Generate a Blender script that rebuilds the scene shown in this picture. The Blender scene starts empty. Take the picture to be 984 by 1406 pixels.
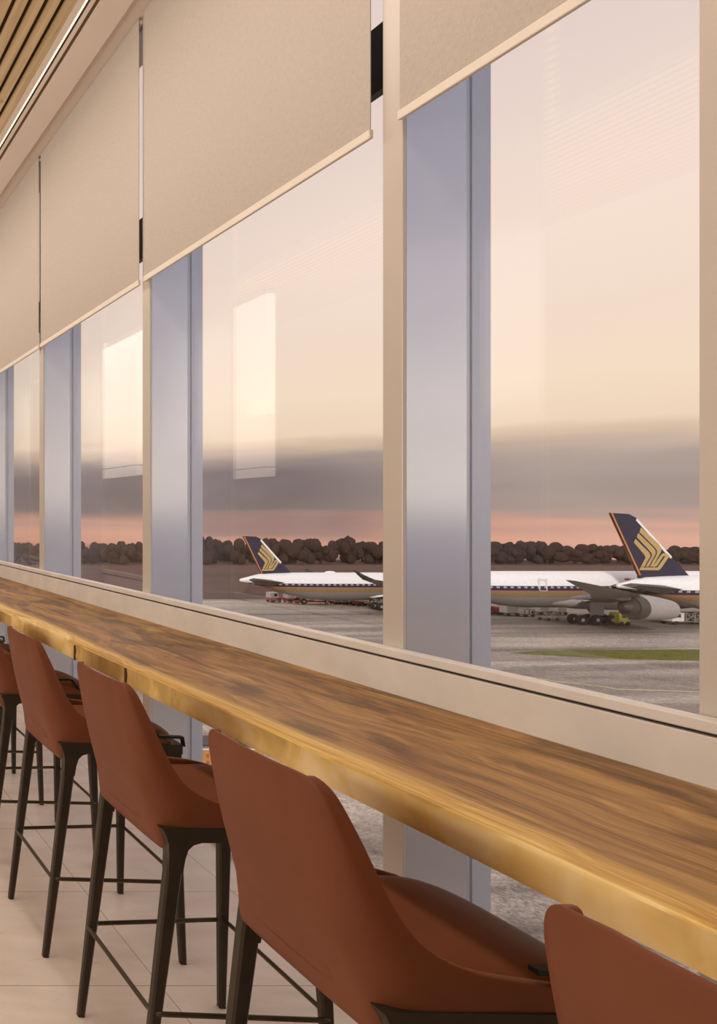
import bpy, bmesh, math, random
from mathutils import Vector, Matrix, noise as mnoise
random.seed(7)
PI = math.pi
scn = bpy.context.scene
COL = scn.collection

# ------------------------------------------------------------------ colour / materials
def lin(c):
    out = []
    for v in c:
        v = v / 255.0
        out.append(v / 12.92 if v <= 0.04045 else ((v + 0.055) / 1.055) ** 2.4)
    return (out[0], out[1], out[2], 1.0)

class NT:
    def __init__(self, name):
        self.m = bpy.data.materials.new(name)
        self.m.use_nodes = True
        self.t = self.m.node_tree
        self.b = self.t.nodes['Principled BSDF']
        self.out = self.t.nodes['Material Output']
    def n(self, kind, **kw):
        o = self.t.nodes.new(kind)
        for k, v in kw.items():
            setattr(o, k, v)
        return o
    def l(self, a, b):
        self.t.links.new(a, b)
    def coords(self, scale=(1, 1, 1), rot=(0, 0, 0), world=False):
        if world:
            g = self.n('ShaderNodeNewGeometry'); src = g.outputs['Position']
        else:
            g = self.n('ShaderNodeTexCoord'); src = g.outputs['Object']
        mp = self.n('ShaderNodeMapping')
        mp.inputs['Scale'].default_value = scale
        mp.inputs['Rotation'].default_value = rot
        self.l(src, mp.inputs['Vector'])
        return mp.outputs['Vector']
    def noise(self, vec, scale=5, detail=4, rough=0.55, dist=0.0):
        o = self.n('ShaderNodeTexNoise')
        o.inputs['Scale'].default_value = scale
        o.inputs['Detail'].default_value = detail
        o.inputs['Roughness'].default_value = rough
        o.inputs['Distortion'].default_value = dist
        self.l(vec, o.inputs['Vector'])
        return o.outputs['Fac']
    def ramp(self, fac, stops, interp='LINEAR'):
        o = self.n('ShaderNodeValToRGB')
        o.color_ramp.interpolation = interp
        e = o.color_ramp.elements
        while len(e) > 1:
            e.remove(e[-1])
        e[0].position = stops[0][0]; e[0].color = stops[0][1]
        for p, c in stops[1:]:
            k = e.new(p); k.color = c
        self.l(fac, o.inputs['Fac'])
        return o.outputs['Color']
    def math(self, op, a, b=None, c=None):
        o = self.n('ShaderNodeMath', operation=op)
        for i, v in enumerate((a, b, c)):
            if v is None: continue
            if hasattr(v, 'links'): self.l(v, o.inputs[i])
            else: o.inputs[i].default_value = v
        return o.outputs[0]
    def mix(self, fac, a, b, blend='MIX'):
        o = self.n('ShaderNodeMix', data_type='RGBA', blend_type=blend)
        for sock, v in ((o.inputs[0], fac), (o.inputs[6], a), (o.inputs[7], b)):
            if hasattr(v, 'links'): self.l(v, sock)
            else: sock.default_value = v
        return o.outputs[2]
    def bump(self, h, strength=0.2, dist=0.01):
        o = self.n('ShaderNodeBump')
        o.inputs['Strength'].default_value = strength
        o.inputs['Distance'].default_value = dist
        self.l(h, o.inputs['Height'])
        self.l(o.outputs['Normal'], self.b.inputs['Normal'])
    def set(self, col=None, rough=0.6, metal=0.0, spec=0.5):
        if col is not None:
            if hasattr(col, 'links'): self.l(col, self.b.inputs['Base Color'])
            else: self.b.inputs['Base Color'].default_value = col
        if hasattr(rough, 'links'): self.l(rough, self.b.inputs['Roughness'])
        else: self.b.inputs['Roughness'].default_value = rough
        self.b.inputs['Metallic'].default_value = metal
        self.b.inputs['Specular IOR Level'].default_value = spec
        return self.m

def mottled(name, c, var=0.12, scale=6, rough=0.7, metal=0.0, spec=0.4, bump=0.0, bscale=60):
    N = NT(name)
    v = N.coords()
    f = N.noise(v, scale, 4)
    lo = tuple(x * (1 - var) for x in c[:3]) + (1,)
    hi = tuple(min(1, x * (1 + var)) for x in c[:3]) + (1,)
    col = N.ramp(f, [(0.3, lo), (0.7, hi)])
    if bump > 0:
        N.bump(N.noise(v, bscale, 3), bump, 0.003)
    return N.set(col, rough, metal, spec)

def emissive(name, c, strength):
    N = NT(name)
    N.set(c, 0.5)
    N.b.inputs['Emission Color'].default_value = c
    N.b.inputs['Emission Strength'].default_value = strength
    return N.m

M = {}
M['plaster'] = mottled('warm plaster', (0.66, 0.58, 0.50, 1), 0.04, 3, 0.85, bump=0.05)
M['trim'] = mottled('cream painted trim', (0.70, 0.61, 0.53, 1), 0.03, 2, 0.55)
M['ledge'] = mottled('cream stone ledge', (0.74, 0.70, 0.65, 1), 0.06, 7, 0.5, bump=0.06, bscale=30)
M['mullion'] = mottled('champagne anodised metal', (0.62, 0.56, 0.50, 1), 0.03, 3, 0.38, 0.15)
M['gasket'] = mottled('dark gasket', (0.03, 0.027, 0.025, 1), 0.1, 10, 0.6)
M['dark'] = mottled('dark transom', (0.018, 0.017, 0.018, 1), 0.1, 4, 0.4)

# blue-grey satin metal reveal
N = NT('blue grey satin reveal')
v = N.coords((1, 1, 0.4))
M['reveal'] = N.set(N.ramp(N.noise(v, 3, 2), [(0.3, (0.58, 0.585, 0.63, 1)), (0.7, (0.61, 0.615, 0.655, 1))]), 0.13, 0.55, 0.6)
N = NT('blue grey satin frame')
v = N.coords((1, 1, 0.4))
M['frame'] = N.set(N.ramp(N.noise(v, 3, 2), [(0.3, (0.50, 0.525, 0.585, 1)), (0.7, (0.53, 0.555, 0.61, 1))]), 0.3, 0.35, 0.6)

# glass: clear architectural pane
N = NT('window glass')
for nd in list(N.t.nodes):
    if nd.type == 'BSDF_PRINCIPLED': N.t.nodes.remove(nd)
tr = N.n('ShaderNodeBsdfTransparent'); tr.inputs['Color'].default_value = (0.985, 0.98, 0.98, 1)
gl = N.n('ShaderNodeBsdfGlossy'); gl.inputs['Roughness'].default_value = 0.0
gl.inputs['Color'].default_value = (1, 0.97, 0.95, 1)
ge = N.n('ShaderNodeNewGeometry')
dt = N.n('ShaderNodeVectorMath', operation='DOT_PRODUCT'); N.l(ge.outputs['Normal'], dt.inputs[0]); N.l(ge.outputs['Incoming'], dt.inputs[1])
om = N.math('SUBTRACT', 1.0, N.math('ABSOLUTE', dt.outputs['Value']))
fres = N.math('ADD', 0.05, N.math('MULTIPLY', 0.95, N.math('POWER', om, 5.0)))      # Schlick
mx = N.n('ShaderNodeMixShader')
N.l(fres, mx.inputs[0]); N.l(tr.outputs[0], mx.inputs[1]); N.l(gl.outputs[0], mx.inputs[2])
N.l(mx.outputs[0], N.out.inputs['Surface'])
M['glass'] = N.m

# blind fabric, fine weave
N = NT('woven blind fabric')
v = N.coords()
f1 = N.noise(N.coords((1, 14, 160)), 3, 3)
f2 = N.noise(N.coords((1, 160, 14)), 3, 3)
f3 = N.noise(v, 1.2, 2)
s = N.math('ADD', f1, f2)
s2 = N.math('MULTIPLY', s, 0.5)
col = N.ramp(s2, [(0.36, (0.44, 0.39, 0.34, 1)), (0.64, (0.58, 0.52, 0.455, 1))])
col = N.mix(N.math('MULTIPLY', f3, 0.25), col, (0.56, 0.48, 0.41, 1))
N.bump(s2, 0.25, 0.002)
M['fabric'] = N.set(col, 0.9, 0, 0.2)
M['blind_bar'] = mottled('cream hem bar', (0.80, 0.73, 0.635, 1), 0.03, 3, 0.5)

# leather
N = NT('rust leather')
v = N.coords()
col = N.ramp(N.noise(v, 4, 3), [(0.3, (0.165, 0.049, 0.019, 1)), (0.7, (0.195, 0.059, 0.024, 1))])
N.bump(N.noise(v, 260, 2), 0.06, 0.001)
M['leather'] = N.set(col, 0.5, 0, 0.25)
M['bronze'] = mottled('dark bronze metal', (0.055, 0.042, 0.03, 1), 0.15, 8, 0.38, 0.55)
M['bronze_light'] = mottled('brushed bronze rod', (0.10, 0.08, 0.055, 1), 0.15, 12, 0.32, 0.8)
M['black_metal'] = mottled('black metal', (0.014, 0.014, 0.013, 1), 0.2, 8, 0.35, 0.3)
M['rim'] = mottled('pale metal rim', (0.5, 0.47, 0.43, 1), 0.1, 8, 0.3, 0.7)

# walnut slab with golden sapwood along the front edge
N = NT('live edge walnut')
pos = N.coords()
sx = N.n('ShaderNodeSeparateXYZ'); N.l(pos, sx.inputs[0])
warp = N.noise(N.coords((0.6, 0.55, 0.6)), 2.2, 3)
g3 = N.noise(N.coords((260, 3.0, 120)), 1.0, 3, 0.6)
grain_v = N.n('ShaderNodeVectorMath', operation='ADD')
N.l(N.coords((16, 0.75, 10)), grain_v.inputs[0])
wv = N.n('ShaderNodeCombineXYZ'); N.l(N.math('MULTIPLY', warp, 9.0), wv.inputs[0]); N.l(wv.outputs[0], grain_v.inputs[1])
g1 = N.noise(grain_v.outputs[0], 1.0, 6, 0.6, 0.3)
g2 = N.noise(N.coords((110, 2.2, 70)), 1.0, 4, 0.6)
gg = N.math('ADD', N.math('ADD', N.math('MULTIPLY', g1, 0.55), N.math('MULTIPLY', g2, 0.30)), N.math('MULTIPLY', g3, 0.15))
heart = N.ramp(gg, [(0.36, (0.14, 0.064, 0.020, 1)), (0.46, (0.28, 0.14, 0.043, 1)), (0.53, (0.39, 0.21, 0.068, 1)), (0.64, (0.56, 0.335, 0.12, 1))])
sap = N.ramp(gg, [(0.41, (0.52, 0.29, 0.075, 1)), (0.5, (0.76, 0.50, 0.16, 1)), (0.59, (0.92, 0.72, 0.33, 1))])
# dark figure smudges in the heartwood
sm = N.noise(N.coords((7.0, 2.4, 3.0), (0, 0, 0.5)), 1.15, 4, 0.55, 0.6)
smf = N.ramp(sm, [(0.48, (0, 0, 0, 1)), (0.62, (1, 1, 1, 1))])
heart = N.mix(N.math('MULTIPLY', smf, 0.6), heart, (0.05, 0.024, 0.014, 1))
edge = N.math('ADD', sx.outputs[0], N.math('MULTIPLY', N.math('SUBTRACT', g1, 0.5), 0.10))
edge = N.math('ADD', edge, N.math('MULTIPLY', N.math('SUBTRACT', warp, 0.5), 0.12))
mr = N.n('ShaderNodeMapRange', interpolation_type='SMOOTHSTEP')
mr.inputs['From Min'].default_value = 0.030; mr.inputs['From Max'].default_value = 0.085
N.l(edge, mr.inputs['Value'])
top = N.mix(mr.outputs[0], sap, heart)
# bark-side face: golden with soft cloudy figure
cl = N.noise(N.coords((3.0, 5.0, 4.0)), 1.6, 3, 0.5, 0.4)
face = N.ramp(cl, [(0.36, (0.60, 0.40, 0.14, 1)), (0.5, (0.80, 0.545, 0.20, 1)), (0.64, (0.86, 0.65, 0.34, 1))])
gn = N.n('ShaderNodeNewGeometry'); sn = N.n('ShaderNodeSeparateXYZ'); N.l(gn.outputs['Normal'], sn.inputs[0])
ff = N.n('ShaderNodeMapRange', interpolation_type='SMOOTHSTEP')
ff.inputs['From Min'].default_value = 0.45; ff.inputs['From Max'].default_value = 0.15
N.l(sn.outputs[2], ff.inputs['Value'])
col = N.mix(ff.outputs[0], top, face)
N.bump(gg, 0.08, 0.003)
M['walnut'] = N.set(col, N.math('ADD', N.math('MULTIPLY', g1, 0.2), 0.36), 0, 0.2)
M['joint'] = mottled('dark brown joint', (0.10, 0.05, 0.022, 1), 0.1, 8, 0.6)

# timber ceiling slats
N = NT('oak ceiling slats')
g = N.noise(N.coords((30, 1.2, 8)), 1.0, 5, 0.6, 0.3)
k = N.noise(N.coords((1, 1, 1)), 9, 2)
col = N.ramp(g, [(0.3, (0.42, 0.30, 0.16, 1)), (0.7, (0.62, 0.47, 0.27, 1))])
col = N.mix(N.ramp(k, [(0.68, (0, 0, 0, 1)), (0.78, (0.5, 0.5, 0.5, 1))]), col, (0.10, 0.05, 0.02, 1))
M['oak'] = N.set(col, 0.55)
M['slat_back'] = mottled('dark brown slat backing', (0.15, 0.085, 0.04, 1), 0.1, 6, 0.8)
M['led'] = emissive('warm LED line', (1.0, 0.86, 0.68, 1), 1.0)
M['panel_glow'] = emissive('added warm panel glow', (1.0, 0.90, 0.85, 1), 0.95)  # glow added to the white panels to strengthen their reflection

# travertine floor tiles
N = NT('travertine floor')
v = N.coords((1, 1, 1), world=True)
br = N.n('ShaderNodeTexBrick')
br.offset = 0.0; br.offset_frequency = 2
br.inputs['Scale'].default_value = 1.0
br.inputs['Mortar Size'].default_value = 0.0016
br.inputs['Mortar Smooth'].default_value = 0.1
br.inputs['Brick Width'].default_value = 0.62
br.inputs['Row Height'].default_value = 0.61
br.inputs['Color1'].default_value = (0.78, 0.69, 0.625, 1)
br.inputs['Color2'].default_value = (0.82, 0.735, 0.665, 1)
br.inputs['Mortar'].default_value = (0.34, 0.27, 0.215, 1)
mpb = N.n('ShaderNodeMapping'); mpb.inputs['Location'].default_value = (-0.04, -0.02, 0)
N.l(v, mpb.inputs['Vector']); N.l(mpb.outputs[0], br.inputs['Vector'])
cl = N.noise(N.coords((0.8, 2.2, 1), world=True), 2.2, 6, 0.62, 0.4)
col = N.mix(0.55, br.outputs['Color'], N.ramp(cl, [(0.3, (0.74, 0.69, 0.64, 1)), (0.7, (1.16, 1.14, 1.12, 1))]), 'MULTIPLY')
pit = N.noise(N.coords((1.0, 3.0, 1), world=True), 14, 4, 0.6)
col = N.mix(N.ramp(pit, [(0.62, (0, 0, 0, 1)), (0.74, (0.45, 0.45, 0.45, 1))]), col, (0.46, 0.37, 0.30, 1))
M['floor'] = N.set(col, 0.42, 0, 0.4)

# outside ground
N = NT('apron concrete and asphalt')
v = N.coords((0.012, 0.10, 1), world=True)
streak = N.noise(v, 1.0, 5, 0.6, 0.6)
fine = N.noise(N.coords((1, 1, 1), world=True), 1.6, 5, 0.75)
grit = N.noise(N.coords((1, 1, 1), world=True), 6.0, 3, 0.8)
col = N.ramp(streak, [(0.32, (0.125, 0.107, 0.093, 1)), (0.45, (0.24, 0.21, 0.18, 1)), (0.56, (0.42, 0.375, 0.32, 1)), (0.72, (0.52, 0.465, 0.395, 1))])
col = N.mix(0.75, col, N.ramp(fine, [(0.3, (0.62, 0.61, 0.60, 1)), (0.7, (1.30, 1.28, 1.26, 1))]), 'MULTIPLY')
col = N.mix(0.7, col, N.ramp(grit, [(0.35, (0.35, 0.35, 0.35, 1)), (0.65, (1.65, 1.65, 1.65, 1))]), 'MULTIPLY')
M['apron'] = N.set(col, 0.85, 0, 0.2)
N = NT('dusky brown field')
col = N.ramp(N.noise(N.coords((0.01, 0.06, 1), world=True), 1.0, 4), [(0.3, (0.10, 0.064, 0.058, 1)), (0.7, (0.15, 0.098, 0.082, 1))])
M['field'] = N.set(col, 0.95, 0, 0.05)
N = NT('mown grass')
col = N.ramp(N.noise(N.coords((1, 1, 1), world=True), 1.5, 5, 0.8), [(0.3, (0.075, 0.082, 0.016, 1)), (0.7, (0.19, 0.195, 0.05, 1))])
M['grass'] = N.set(col, 0.95, 0, 0.1)
M['paint_yellow'] = mottled('worn yellow line paint', (0.55, 0.48, 0.20, 1), 0.3, 3, 0.8)
M['tree'] = mottled('dusky foliage', (0.047, 0.031, 0.026, 1), 0.2, 0.5, 0.95, spec=0.05)
M['trunk'] = mottled('dusky bark', (0.05, 0.03, 0.02, 1), 0.2, 2, 0.95, spec=0.05)

# aircraft
def livery(name, zb, d):
    N = NT(name)
    p = N.coords()
    s = N.n('ShaderNodeSeparateXYZ'); N.l(p, s.inputs[0])
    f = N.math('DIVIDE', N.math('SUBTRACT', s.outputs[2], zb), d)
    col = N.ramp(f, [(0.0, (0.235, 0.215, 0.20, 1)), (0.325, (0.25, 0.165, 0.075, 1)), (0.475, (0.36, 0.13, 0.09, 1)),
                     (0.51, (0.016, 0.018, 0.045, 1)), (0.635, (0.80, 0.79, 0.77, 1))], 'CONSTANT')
    # cabin windows: pale panes along the upper part of the navy band
    w = N.math('FRACT', N.math('DIVIDE', s.outputs[0], 1.05))
    inx = N.math('LESS_THAN', w, 0.45)
    inz = N.math('MULTIPLY', N.math('GREATER_THAN', f, 0.575), N.math('LESS_THAN', f, 0.625))
    col = N.mix(N.math('MULTIPLY', inx, inz), col, (0.36, 0.32, 0.30, 1))
    nz = N.noise(p, 2.5, 3, 0.7)
    col = N.mix(0.5, col, N.ramp(nz, [(0.3, (0.85, 0.85, 0.85, 1)), (0.7, (1.12, 1.12, 1.12, 1))]), 'MULTIPLY')
    return N.set(col, 0.5, 0, 0.3)
M['navy'] = mottled('navy fin paint', (0.018, 0.018, 0.042, 1), 0.3, 2, 0.5, spec=0.3)
M['gold'] = mottled('gold emblem paint', (0.46, 0.32, 0.13, 1), 0.08, 3, 0.55, spec=0.2)
M['orange'] = mottled('orange edge paint', (0.55, 0.20, 0.06, 1), 0.05, 3, 0.5)
M['white'] = mottled('aircraft white', (0.80, 0.78, 0.76, 1), 0.05, 2, 0.5, spec=0.3)
M['wing'] = mottled('wing grey', (0.15, 0.138, 0.13, 1), 0.15, 1.5, 0.55)
M['tailplane'] = mottled('tailplane dark grey', (0.095, 0.085, 0.08, 1), 0.15, 1.5, 0.55)
M['winglet'] = mottled('winglet dark', (0.035, 0.03, 0.03, 1), 0.15, 1.5, 0.55)
M['nacelle'] = mottled('nacelle grey', (0.31, 0.285, 0.265, 1), 0.1, 2, 0.45)
M['nacelle_dark'] = mottled('exhaust dark', (0.06, 0.05, 0.045, 1), 0.15, 2, 0.5)
M['tyre'] = mottled('tyre rubber', (0.014, 0.012, 0.012, 1), 0.15, 2, 0.85)
M['hub'] = mottled('wheel hub', (0.38, 0.36, 0.34, 1), 0.1, 2, 0.5)
M['red'] = mottled('red equipment paint', (0.36, 0.035, 0.035, 1), 0.1, 2, 0.55)
M['cart_white'] = mottled('equipment white', (0.66, 0.63, 0.60, 1), 0.08, 2, 0.6)
M['yellow'] = mottled('equipment yellow', (0.45, 0.40, 0.06, 1), 0.15, 2, 0.6)
M['amber'] = mottled('amber loader panel', (0.42, 0.20, 0.03, 1), 0.15, 6, 0.6)
M['steel'] = mottled('dull steel', (0.20, 0.18, 0.165, 1), 0.15, 3, 0.5, 0.3)
M['navy_cart'] = mottled('navy container', (0.03, 0.035, 0.075, 1), 0.1, 2, 0.6)

# ------------------------------------------------------------------ mesh helpers
class MB:
    def __init__(self):
        self.bm = bmesh.new()
    def box(self, x0, x1, y0, y1, z0, z1, bevel=0.0):
        bm = self.bm
        vs = [bm.verts.new((x, y, z)) for x in (x0, x1) for y in (y0, y1) for z in (z0, z1)]
        idx = [(0, 1, 3, 2), (4, 6, 7, 5), (0, 4, 5, 1), (2, 3, 7, 6), (0, 2, 6, 4), (1, 5, 7, 3)]
        fs = [bm.faces.new([vs[i] for i in f]) for f in idx]
        if bevel > 0:
            es = list({e for f in fs for e in f.edges})
            bmesh.ops.bevel(bm, geom=es, offset=bevel, segments=2, affect='EDGES', profile=0.5)
        return self
    def loft(self, rings, close=True, cap=True):
        bm = self.bm
        rr = [[bm.verts.new(p) for p in r] for r in rings]
        n = len(rr[0])
        for a, b in zip(rr, rr[1:]):
            for i in range(n if close else n - 1):
                j = (i + 1) % n
                bm.faces.new((a[i], a[j], b[j], b[i]))
        if cap:
            bm.faces.new(list(reversed(rr[0]))); bm.faces.new(rr[-1])
        return self
    def prism(self, poly, axis, a, b):
        def P(p, t):
            if axis == 'y': return (p[0], t, p[1])
            if axis == 'x': return (t, p[0], p[1])
            return (p[0], p[1], t)
        return self.loft([[P(p, a) for p in poly], [P(p, b) for p in poly]])
    def tube(self, pts, r, n=10, closed=False, cap=True):
        pts = [Vector(p) for p in pts]
        rings = []
        m = len(pts)
        up = Vector((0, 0, 1))
        for i, p in enumerate(pts):
            if closed: d = pts[(i + 1) % m] - pts[i - 1]
            else: d = pts[min(i + 1, m - 1)] - pts[max(i - 1, 0)]
            d.normalize()
            u = up if abs(d.dot(up)) < 0.95 else Vector((1, 0, 0))
            s = d.cross(u).normalized(); t = s.cross(d).normalized()
            rad = r[i] if isinstance(r, (list, tuple)) else r
            rings.append([p + (s * math.cos(2 * PI * k / n) + t * math.sin(2 * PI * k / n)) * rad for k in range(n)])
        if closed: rings.append(rings[0])
        self.loft(rings, True, cap and not closed)
        if closed: bmesh.ops.remove_doubles(self.bm, verts=self.bm.verts[:], dist=1e-6)
        return self
    def disc(self, c, r, w, axis='y', n=20, round_=0.25):
        prof = [(-w / 2, r * (1 - round_)), (-w / 2 * 0.7, r * 0.96), (0, r), (w / 2 * 0.7, r * 0.96), (w / 2, r * (1 - round_))]
        rings = []
        for t, q in prof:
            ring = []
            for k in range(n):
                a = 2 * PI * k / n
                if axis == 'y': ring.append((c[0] + q * math.cos(a), c[1] + t, c[2] + q * math.sin(a)))
                elif axis == 'x': ring.append((c[0] + t, c[1] + q * math.cos(a), c[2] + q * math.sin(a)))
                else: ring.append((c[0] + q * math.cos(a), c[1] + q * math.sin(a), c[2] + t))
            rings.append(ring)
        return self.loft(rings)
    def build(self, name, mat, parent=None, smooth=False, angle=35):
        bm = self.bm
        bmesh.ops.recalc_face_normals(bm, faces=bm.faces[:])
        me = bpy.data.meshes.new(name)
        bm.to_mesh(me); bm.free()
        me.materials.append(mat)
        if smooth:
            for p in me.polygons: p.use_smooth = True
            if angle:
                me.set_sharp_from_angle(angle=math.radians(angle))
        o = bpy.data.objects.new(name, me)
        COL.objects.link(o)
        if parent is not None: o.parent = parent
        return o

def tag(o, label=None, cat=None, group=None, kind=None):
    if label: o['label'] = label
    if cat: o['category'] = cat
    if group: o['group'] = group
    if kind: o['kind'] = kind
    return o

def empty(name, loc=(0, 0, 0), rz=0):
    o = bpy.data.objects.new(name, None)
    o.empty_display_size = 0.1
    COL.objects.link(o)
    o.location = loc; o.rotation_euler = (0, 0, rz)
    return o

def copy_tree(o, parent=None):
    c = o.copy(); COL.objects.link(c)
    if parent is not None: c.parent = parent
    for ch in [x for x in bpy.data.objects if x.parent == o]:
        copy_tree(ch, c)
    return c

# ------------------------------------------------------------------ camera
CX, CY, F = -300.0, 703.0, 1000.0
H = 1.6
cam = bpy.data.cameras.new('camera')
cam.sensor_fit = 'HORIZONTAL'; cam.sensor_width = 36.0
cam.lens = 36.0 * F / 984.0
cam.shift_x = (492.0 - CX) / 984.0
cam.shift_y = 0.0
cam.clip_start = 0.02; cam.clip_end = 3000
co = bpy.data.objects.new('camera', cam); COL.objects.link(co)
co.location = (0, 0, H); co.rotation_euler = (PI / 2, 0, 0)
scn.camera = co

# ------------------------------------------------------------------ room shell
ZC = 4.15
YB, YF = -4.0, 13.0
XL = -6.5
def struct(o, label, cat): return tag(o, label, cat, kind='structure')

struct(MB().box(XL, 2.12, YB, YF, -0.12, 0.0).build('floor', M['floor']), 'pale travertine tiled floor under the bar stools', 'floor')
struct(MB().box(XL - 0.15, XL, YB, YF, 0, 4.7).build('wall_left', M['plaster']), 'cream wall on the far side of the lounge, out of frame', 'wall')
struct(MB().box(XL - 0.15, 2.3, YB - 0.15, YB, 0, 4.7).build('wall_back', M['plaster']), 'cream wall behind the viewpoint, out of frame', 'wall')
struct(MB().box(XL - 0.15, 2.3, YF, YF + 0.15, 0, 4.7).build('wall_front', M['plaster']), 'cream wall closing the far end of the lounge', 'wall')
struct(MB().box(1.90, 2.30, YB, 1.508, -0.12, 4.7).build('wall_right', M['mullion']), 'broad cream pier at the right edge beside the nearest window', 'wall')

ceil = struct(empty('ceiling', (0, 0, 0)), 'ceiling with oak slats, light line and cream border', 'ceiling')
# roof slab above everything
MB().box(XL - 0.15, 2.3, YB - 0.15, YF + 0.15, 4.45, 4.7).build('roof_slab', M['plaster'], ceil)
MB().box(XL, 1.4758, YB, YF, 4.20, 4.22).build('slat_backing', M['slat_back'], ceil)
b = MB()
x = 1.474
while x > -2.6:
    b.box(x - 0.0525, x, YB, YF, ZC, ZC + 0.022); x -= 0.0815
b.build('slat_panel', M['oak'], ceil)
MB().box(XL, -2.62, YB, YF, ZC, ZC + 0.10).build('plaster_field', M['plaster'], ceil)
b = MB()
b.box(1.476, 1.516, YB, YF, ZC, ZC + 0.10)
b.box(1.5416, 1.567, YB, YF, ZC, ZC + 0.10)
b.box(1.592, 1.7556, YB, YF, ZC, ZC + 0.10)
b.build('border', M['trim'], ceil)
MB().box(1.516, 1.528, YB, YF, ZC + 0.001, ZC + 0.03).build('light_line', M['led'], ceil)
MB().box(1.528, 1.5416, YB, YF, ZC + 0.001, ZC + 0.10).build('light_line_edge', M['gasket'], ceil)
MB().box(1.567, 1.592, YB, YF, ZC + 0.010, ZC + 0.10).build('slot_channel', M['slat_back'], ceil)
MB().box(1.4758, 1.7556, YB, YF, ZC + 0.10, ZC + 0.12).build('slot_backing', M['gasket'], ceil)
MB().box(1.7556, 1.89, YB, YF, ZC + 0.038, ZC + 0.12).build('blind_pocket', M['trim'], ceil)

# ------------------------------------------------------------------ window wall
BAY = 1.524
mul = [2.216 + BAY * k for k in range(7)]            # near edge of each mullion
MW = 0.075
XM, XR, XG = 1.89, 2.085, 2.12
ZTOP = 4.44
bays = []
prev = 1.508
for k, y in enumerate(mul):
    w = struct(empty('window_%d' % (k + 1), (0, 0, 0)),
               ['tall window at right, looking on the two nearest aircraft and grass strip', 'tall window in the middle, looking on the farther tail',
                'tall window third from right with the dusk horizon', 'narrowest visible window at the left edge',
                'window past the left edge', 'window past the left edge', 'window past the left edge'][k], 'window')
    # mullion at the far side of the bay
    MB().box(XM, XM + 0.012, y, y + MW, 0, ZTOP, 0.003).build('mullion', M['mullion'], w)
    MB().box(XM + 0.012, XR, y + 0.001, y + MW - 0.001, 0, ZTOP).build('reveal', M['reveal'], w)
    MB().box(XR, XG + 0.05, y + 0.013, y + MW - 0.013, 0, ZTOP).build('frame_post', M['frame'], w)
    # pane
    MB().box(2.105, 2.113, prev + 0.002, y + 0.013, 0.0, ZTOP).build('glass_pane', M['glass'], w)
    # transom
    MB().box(2.07, 2.104, prev, y + 0.012, 3.06, 3.29).build('transom', M['dark'], w)
    MB().box(2.08, 2.17, prev, y + 0.012, 4.38, ZTOP).build('head_frame', M['frame'], w)
    MB().box(2.08, 2.17, prev, y + 0.012, -0.1, 0.02).build('sill_frame', M['frame'], w)
    prev = y + MW - 0.013
struct(MB().box(1.892, 1.97, YB, YF, 4.28, 4.45).build('trim_1', M['plaster']), 'beam above the windows behind the blinds', 'trim')

# ledge behind the counter (cap with a shadow gap)
led = struct(empty('trim_2', (0, 0, 0)), 'cream ledge running along the back of the wooden counter below the windows', 'ledge')
Y0L, Y1L = -0.8, 12.9
MB().box(1.849, XM - 0.002, Y0L, Y1L, 0.96, 1.152, 0.002).build('upstand', M['ledge'], led)
MB().box(1.862, XM - 0.002, Y0L, Y1L, 1.152, 1.159).build('shadow_gap', M['gasket'], led)
MB().box(1.847, XM - 0.002, Y0L, Y1L, 1.159, 1.184, 0.003).build('cap', M['ledge'], led)

# ------------------------------------------------------------------ counter slab
OX = 1.247
ct = empty('live_edge_counter', (OX, 4.0, 0.0))
tag(ct, 'long live-edge walnut bar counter with golden front edge along the windows', 'counter')
def wob(y):
    return 0.010 * mnoise.noise(Vector((y * 0.9, 3.1, 0))) + 0.005 * mnoise.noise(Vector((y * 3.1, 7.7, 0)))
rings = []
ys = [-4.6 + 0.06 * i for i in range(int(13.2 / 0.06) + 1)]
for y in ys:
    f = wob(y); g = 0.006 * mnoise.noise(Vector((y * 1.7, 1.2, 4)))
    lo = wob(y + 40) * 0.8
    prof = [(0.600, 1.050), (0.12 + f, 1.050), (0.05 + f, 1.0495), (0.018 + f, 1.0475), (0.004 + f, 1.044), (-0.001 + f, 1.037),
            (0.002 + f + g, 1.010), (0.003 + g + lo, 0.985), (0.006 + lo, 0.972), (0.018 + lo, 0.968), (0.600, 0.968)]
    rings.append([(px, y, pz) for px, pz in prof])
MB().loft(rings).build('slab', M['walnut'], ct, True, 40)
for px in (103, 172):                                  # two dark joint slots in the front edge
    yj = 1000 * OX / (px + 300) - 4.0
    jf = wob(yj)
    MB().box(-0.0045 + jf, 0.02 + jf, yj - 0.005, yj + 0.005, 0.972, 1.034).build('joint_strip', M['joint'], ct)

# ------------------------------------------------------------------ roller blinds
def blind(name_label, ya, yb):
    t = empty('roller_blind', (1.87, (ya + yb) / 2, 2.79))
    tag(t, name_label, 'blind', 'fabric roller blinds along the window wall')
    h = (yb - ya) / 2
    MB().box(-0.0015, 0.0015, -h + 0.004, h - 0.004, 0.02, 1.395).build('fabric', M['fabric'], t)
    MB().box(-0.007, 0.007, -h, h, -0.005, 0.024, 0.003).build('hem_bar', M['blind_bar'], t)
    MB().tube([(0.0125, -h, 1.372), (0.0125, h, 1.372)], 0.010, 14).build('roller', M['trim'], t, True)
    return t
bl = ['beige roller blind at top right, its hem beside the brown mullion', 'largest fully framed beige roller blind, above the middle window',
      'beige roller blind second from the left, between two thin bright gaps', 'beige roller blind cut by the left edge']
gaps = [(1.43, 2.206)] + [(2.306 + BAY * k, 3.755 + BAY * k) for k in range(4)]
blind(bl[0], 0.75, 2.206)
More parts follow.
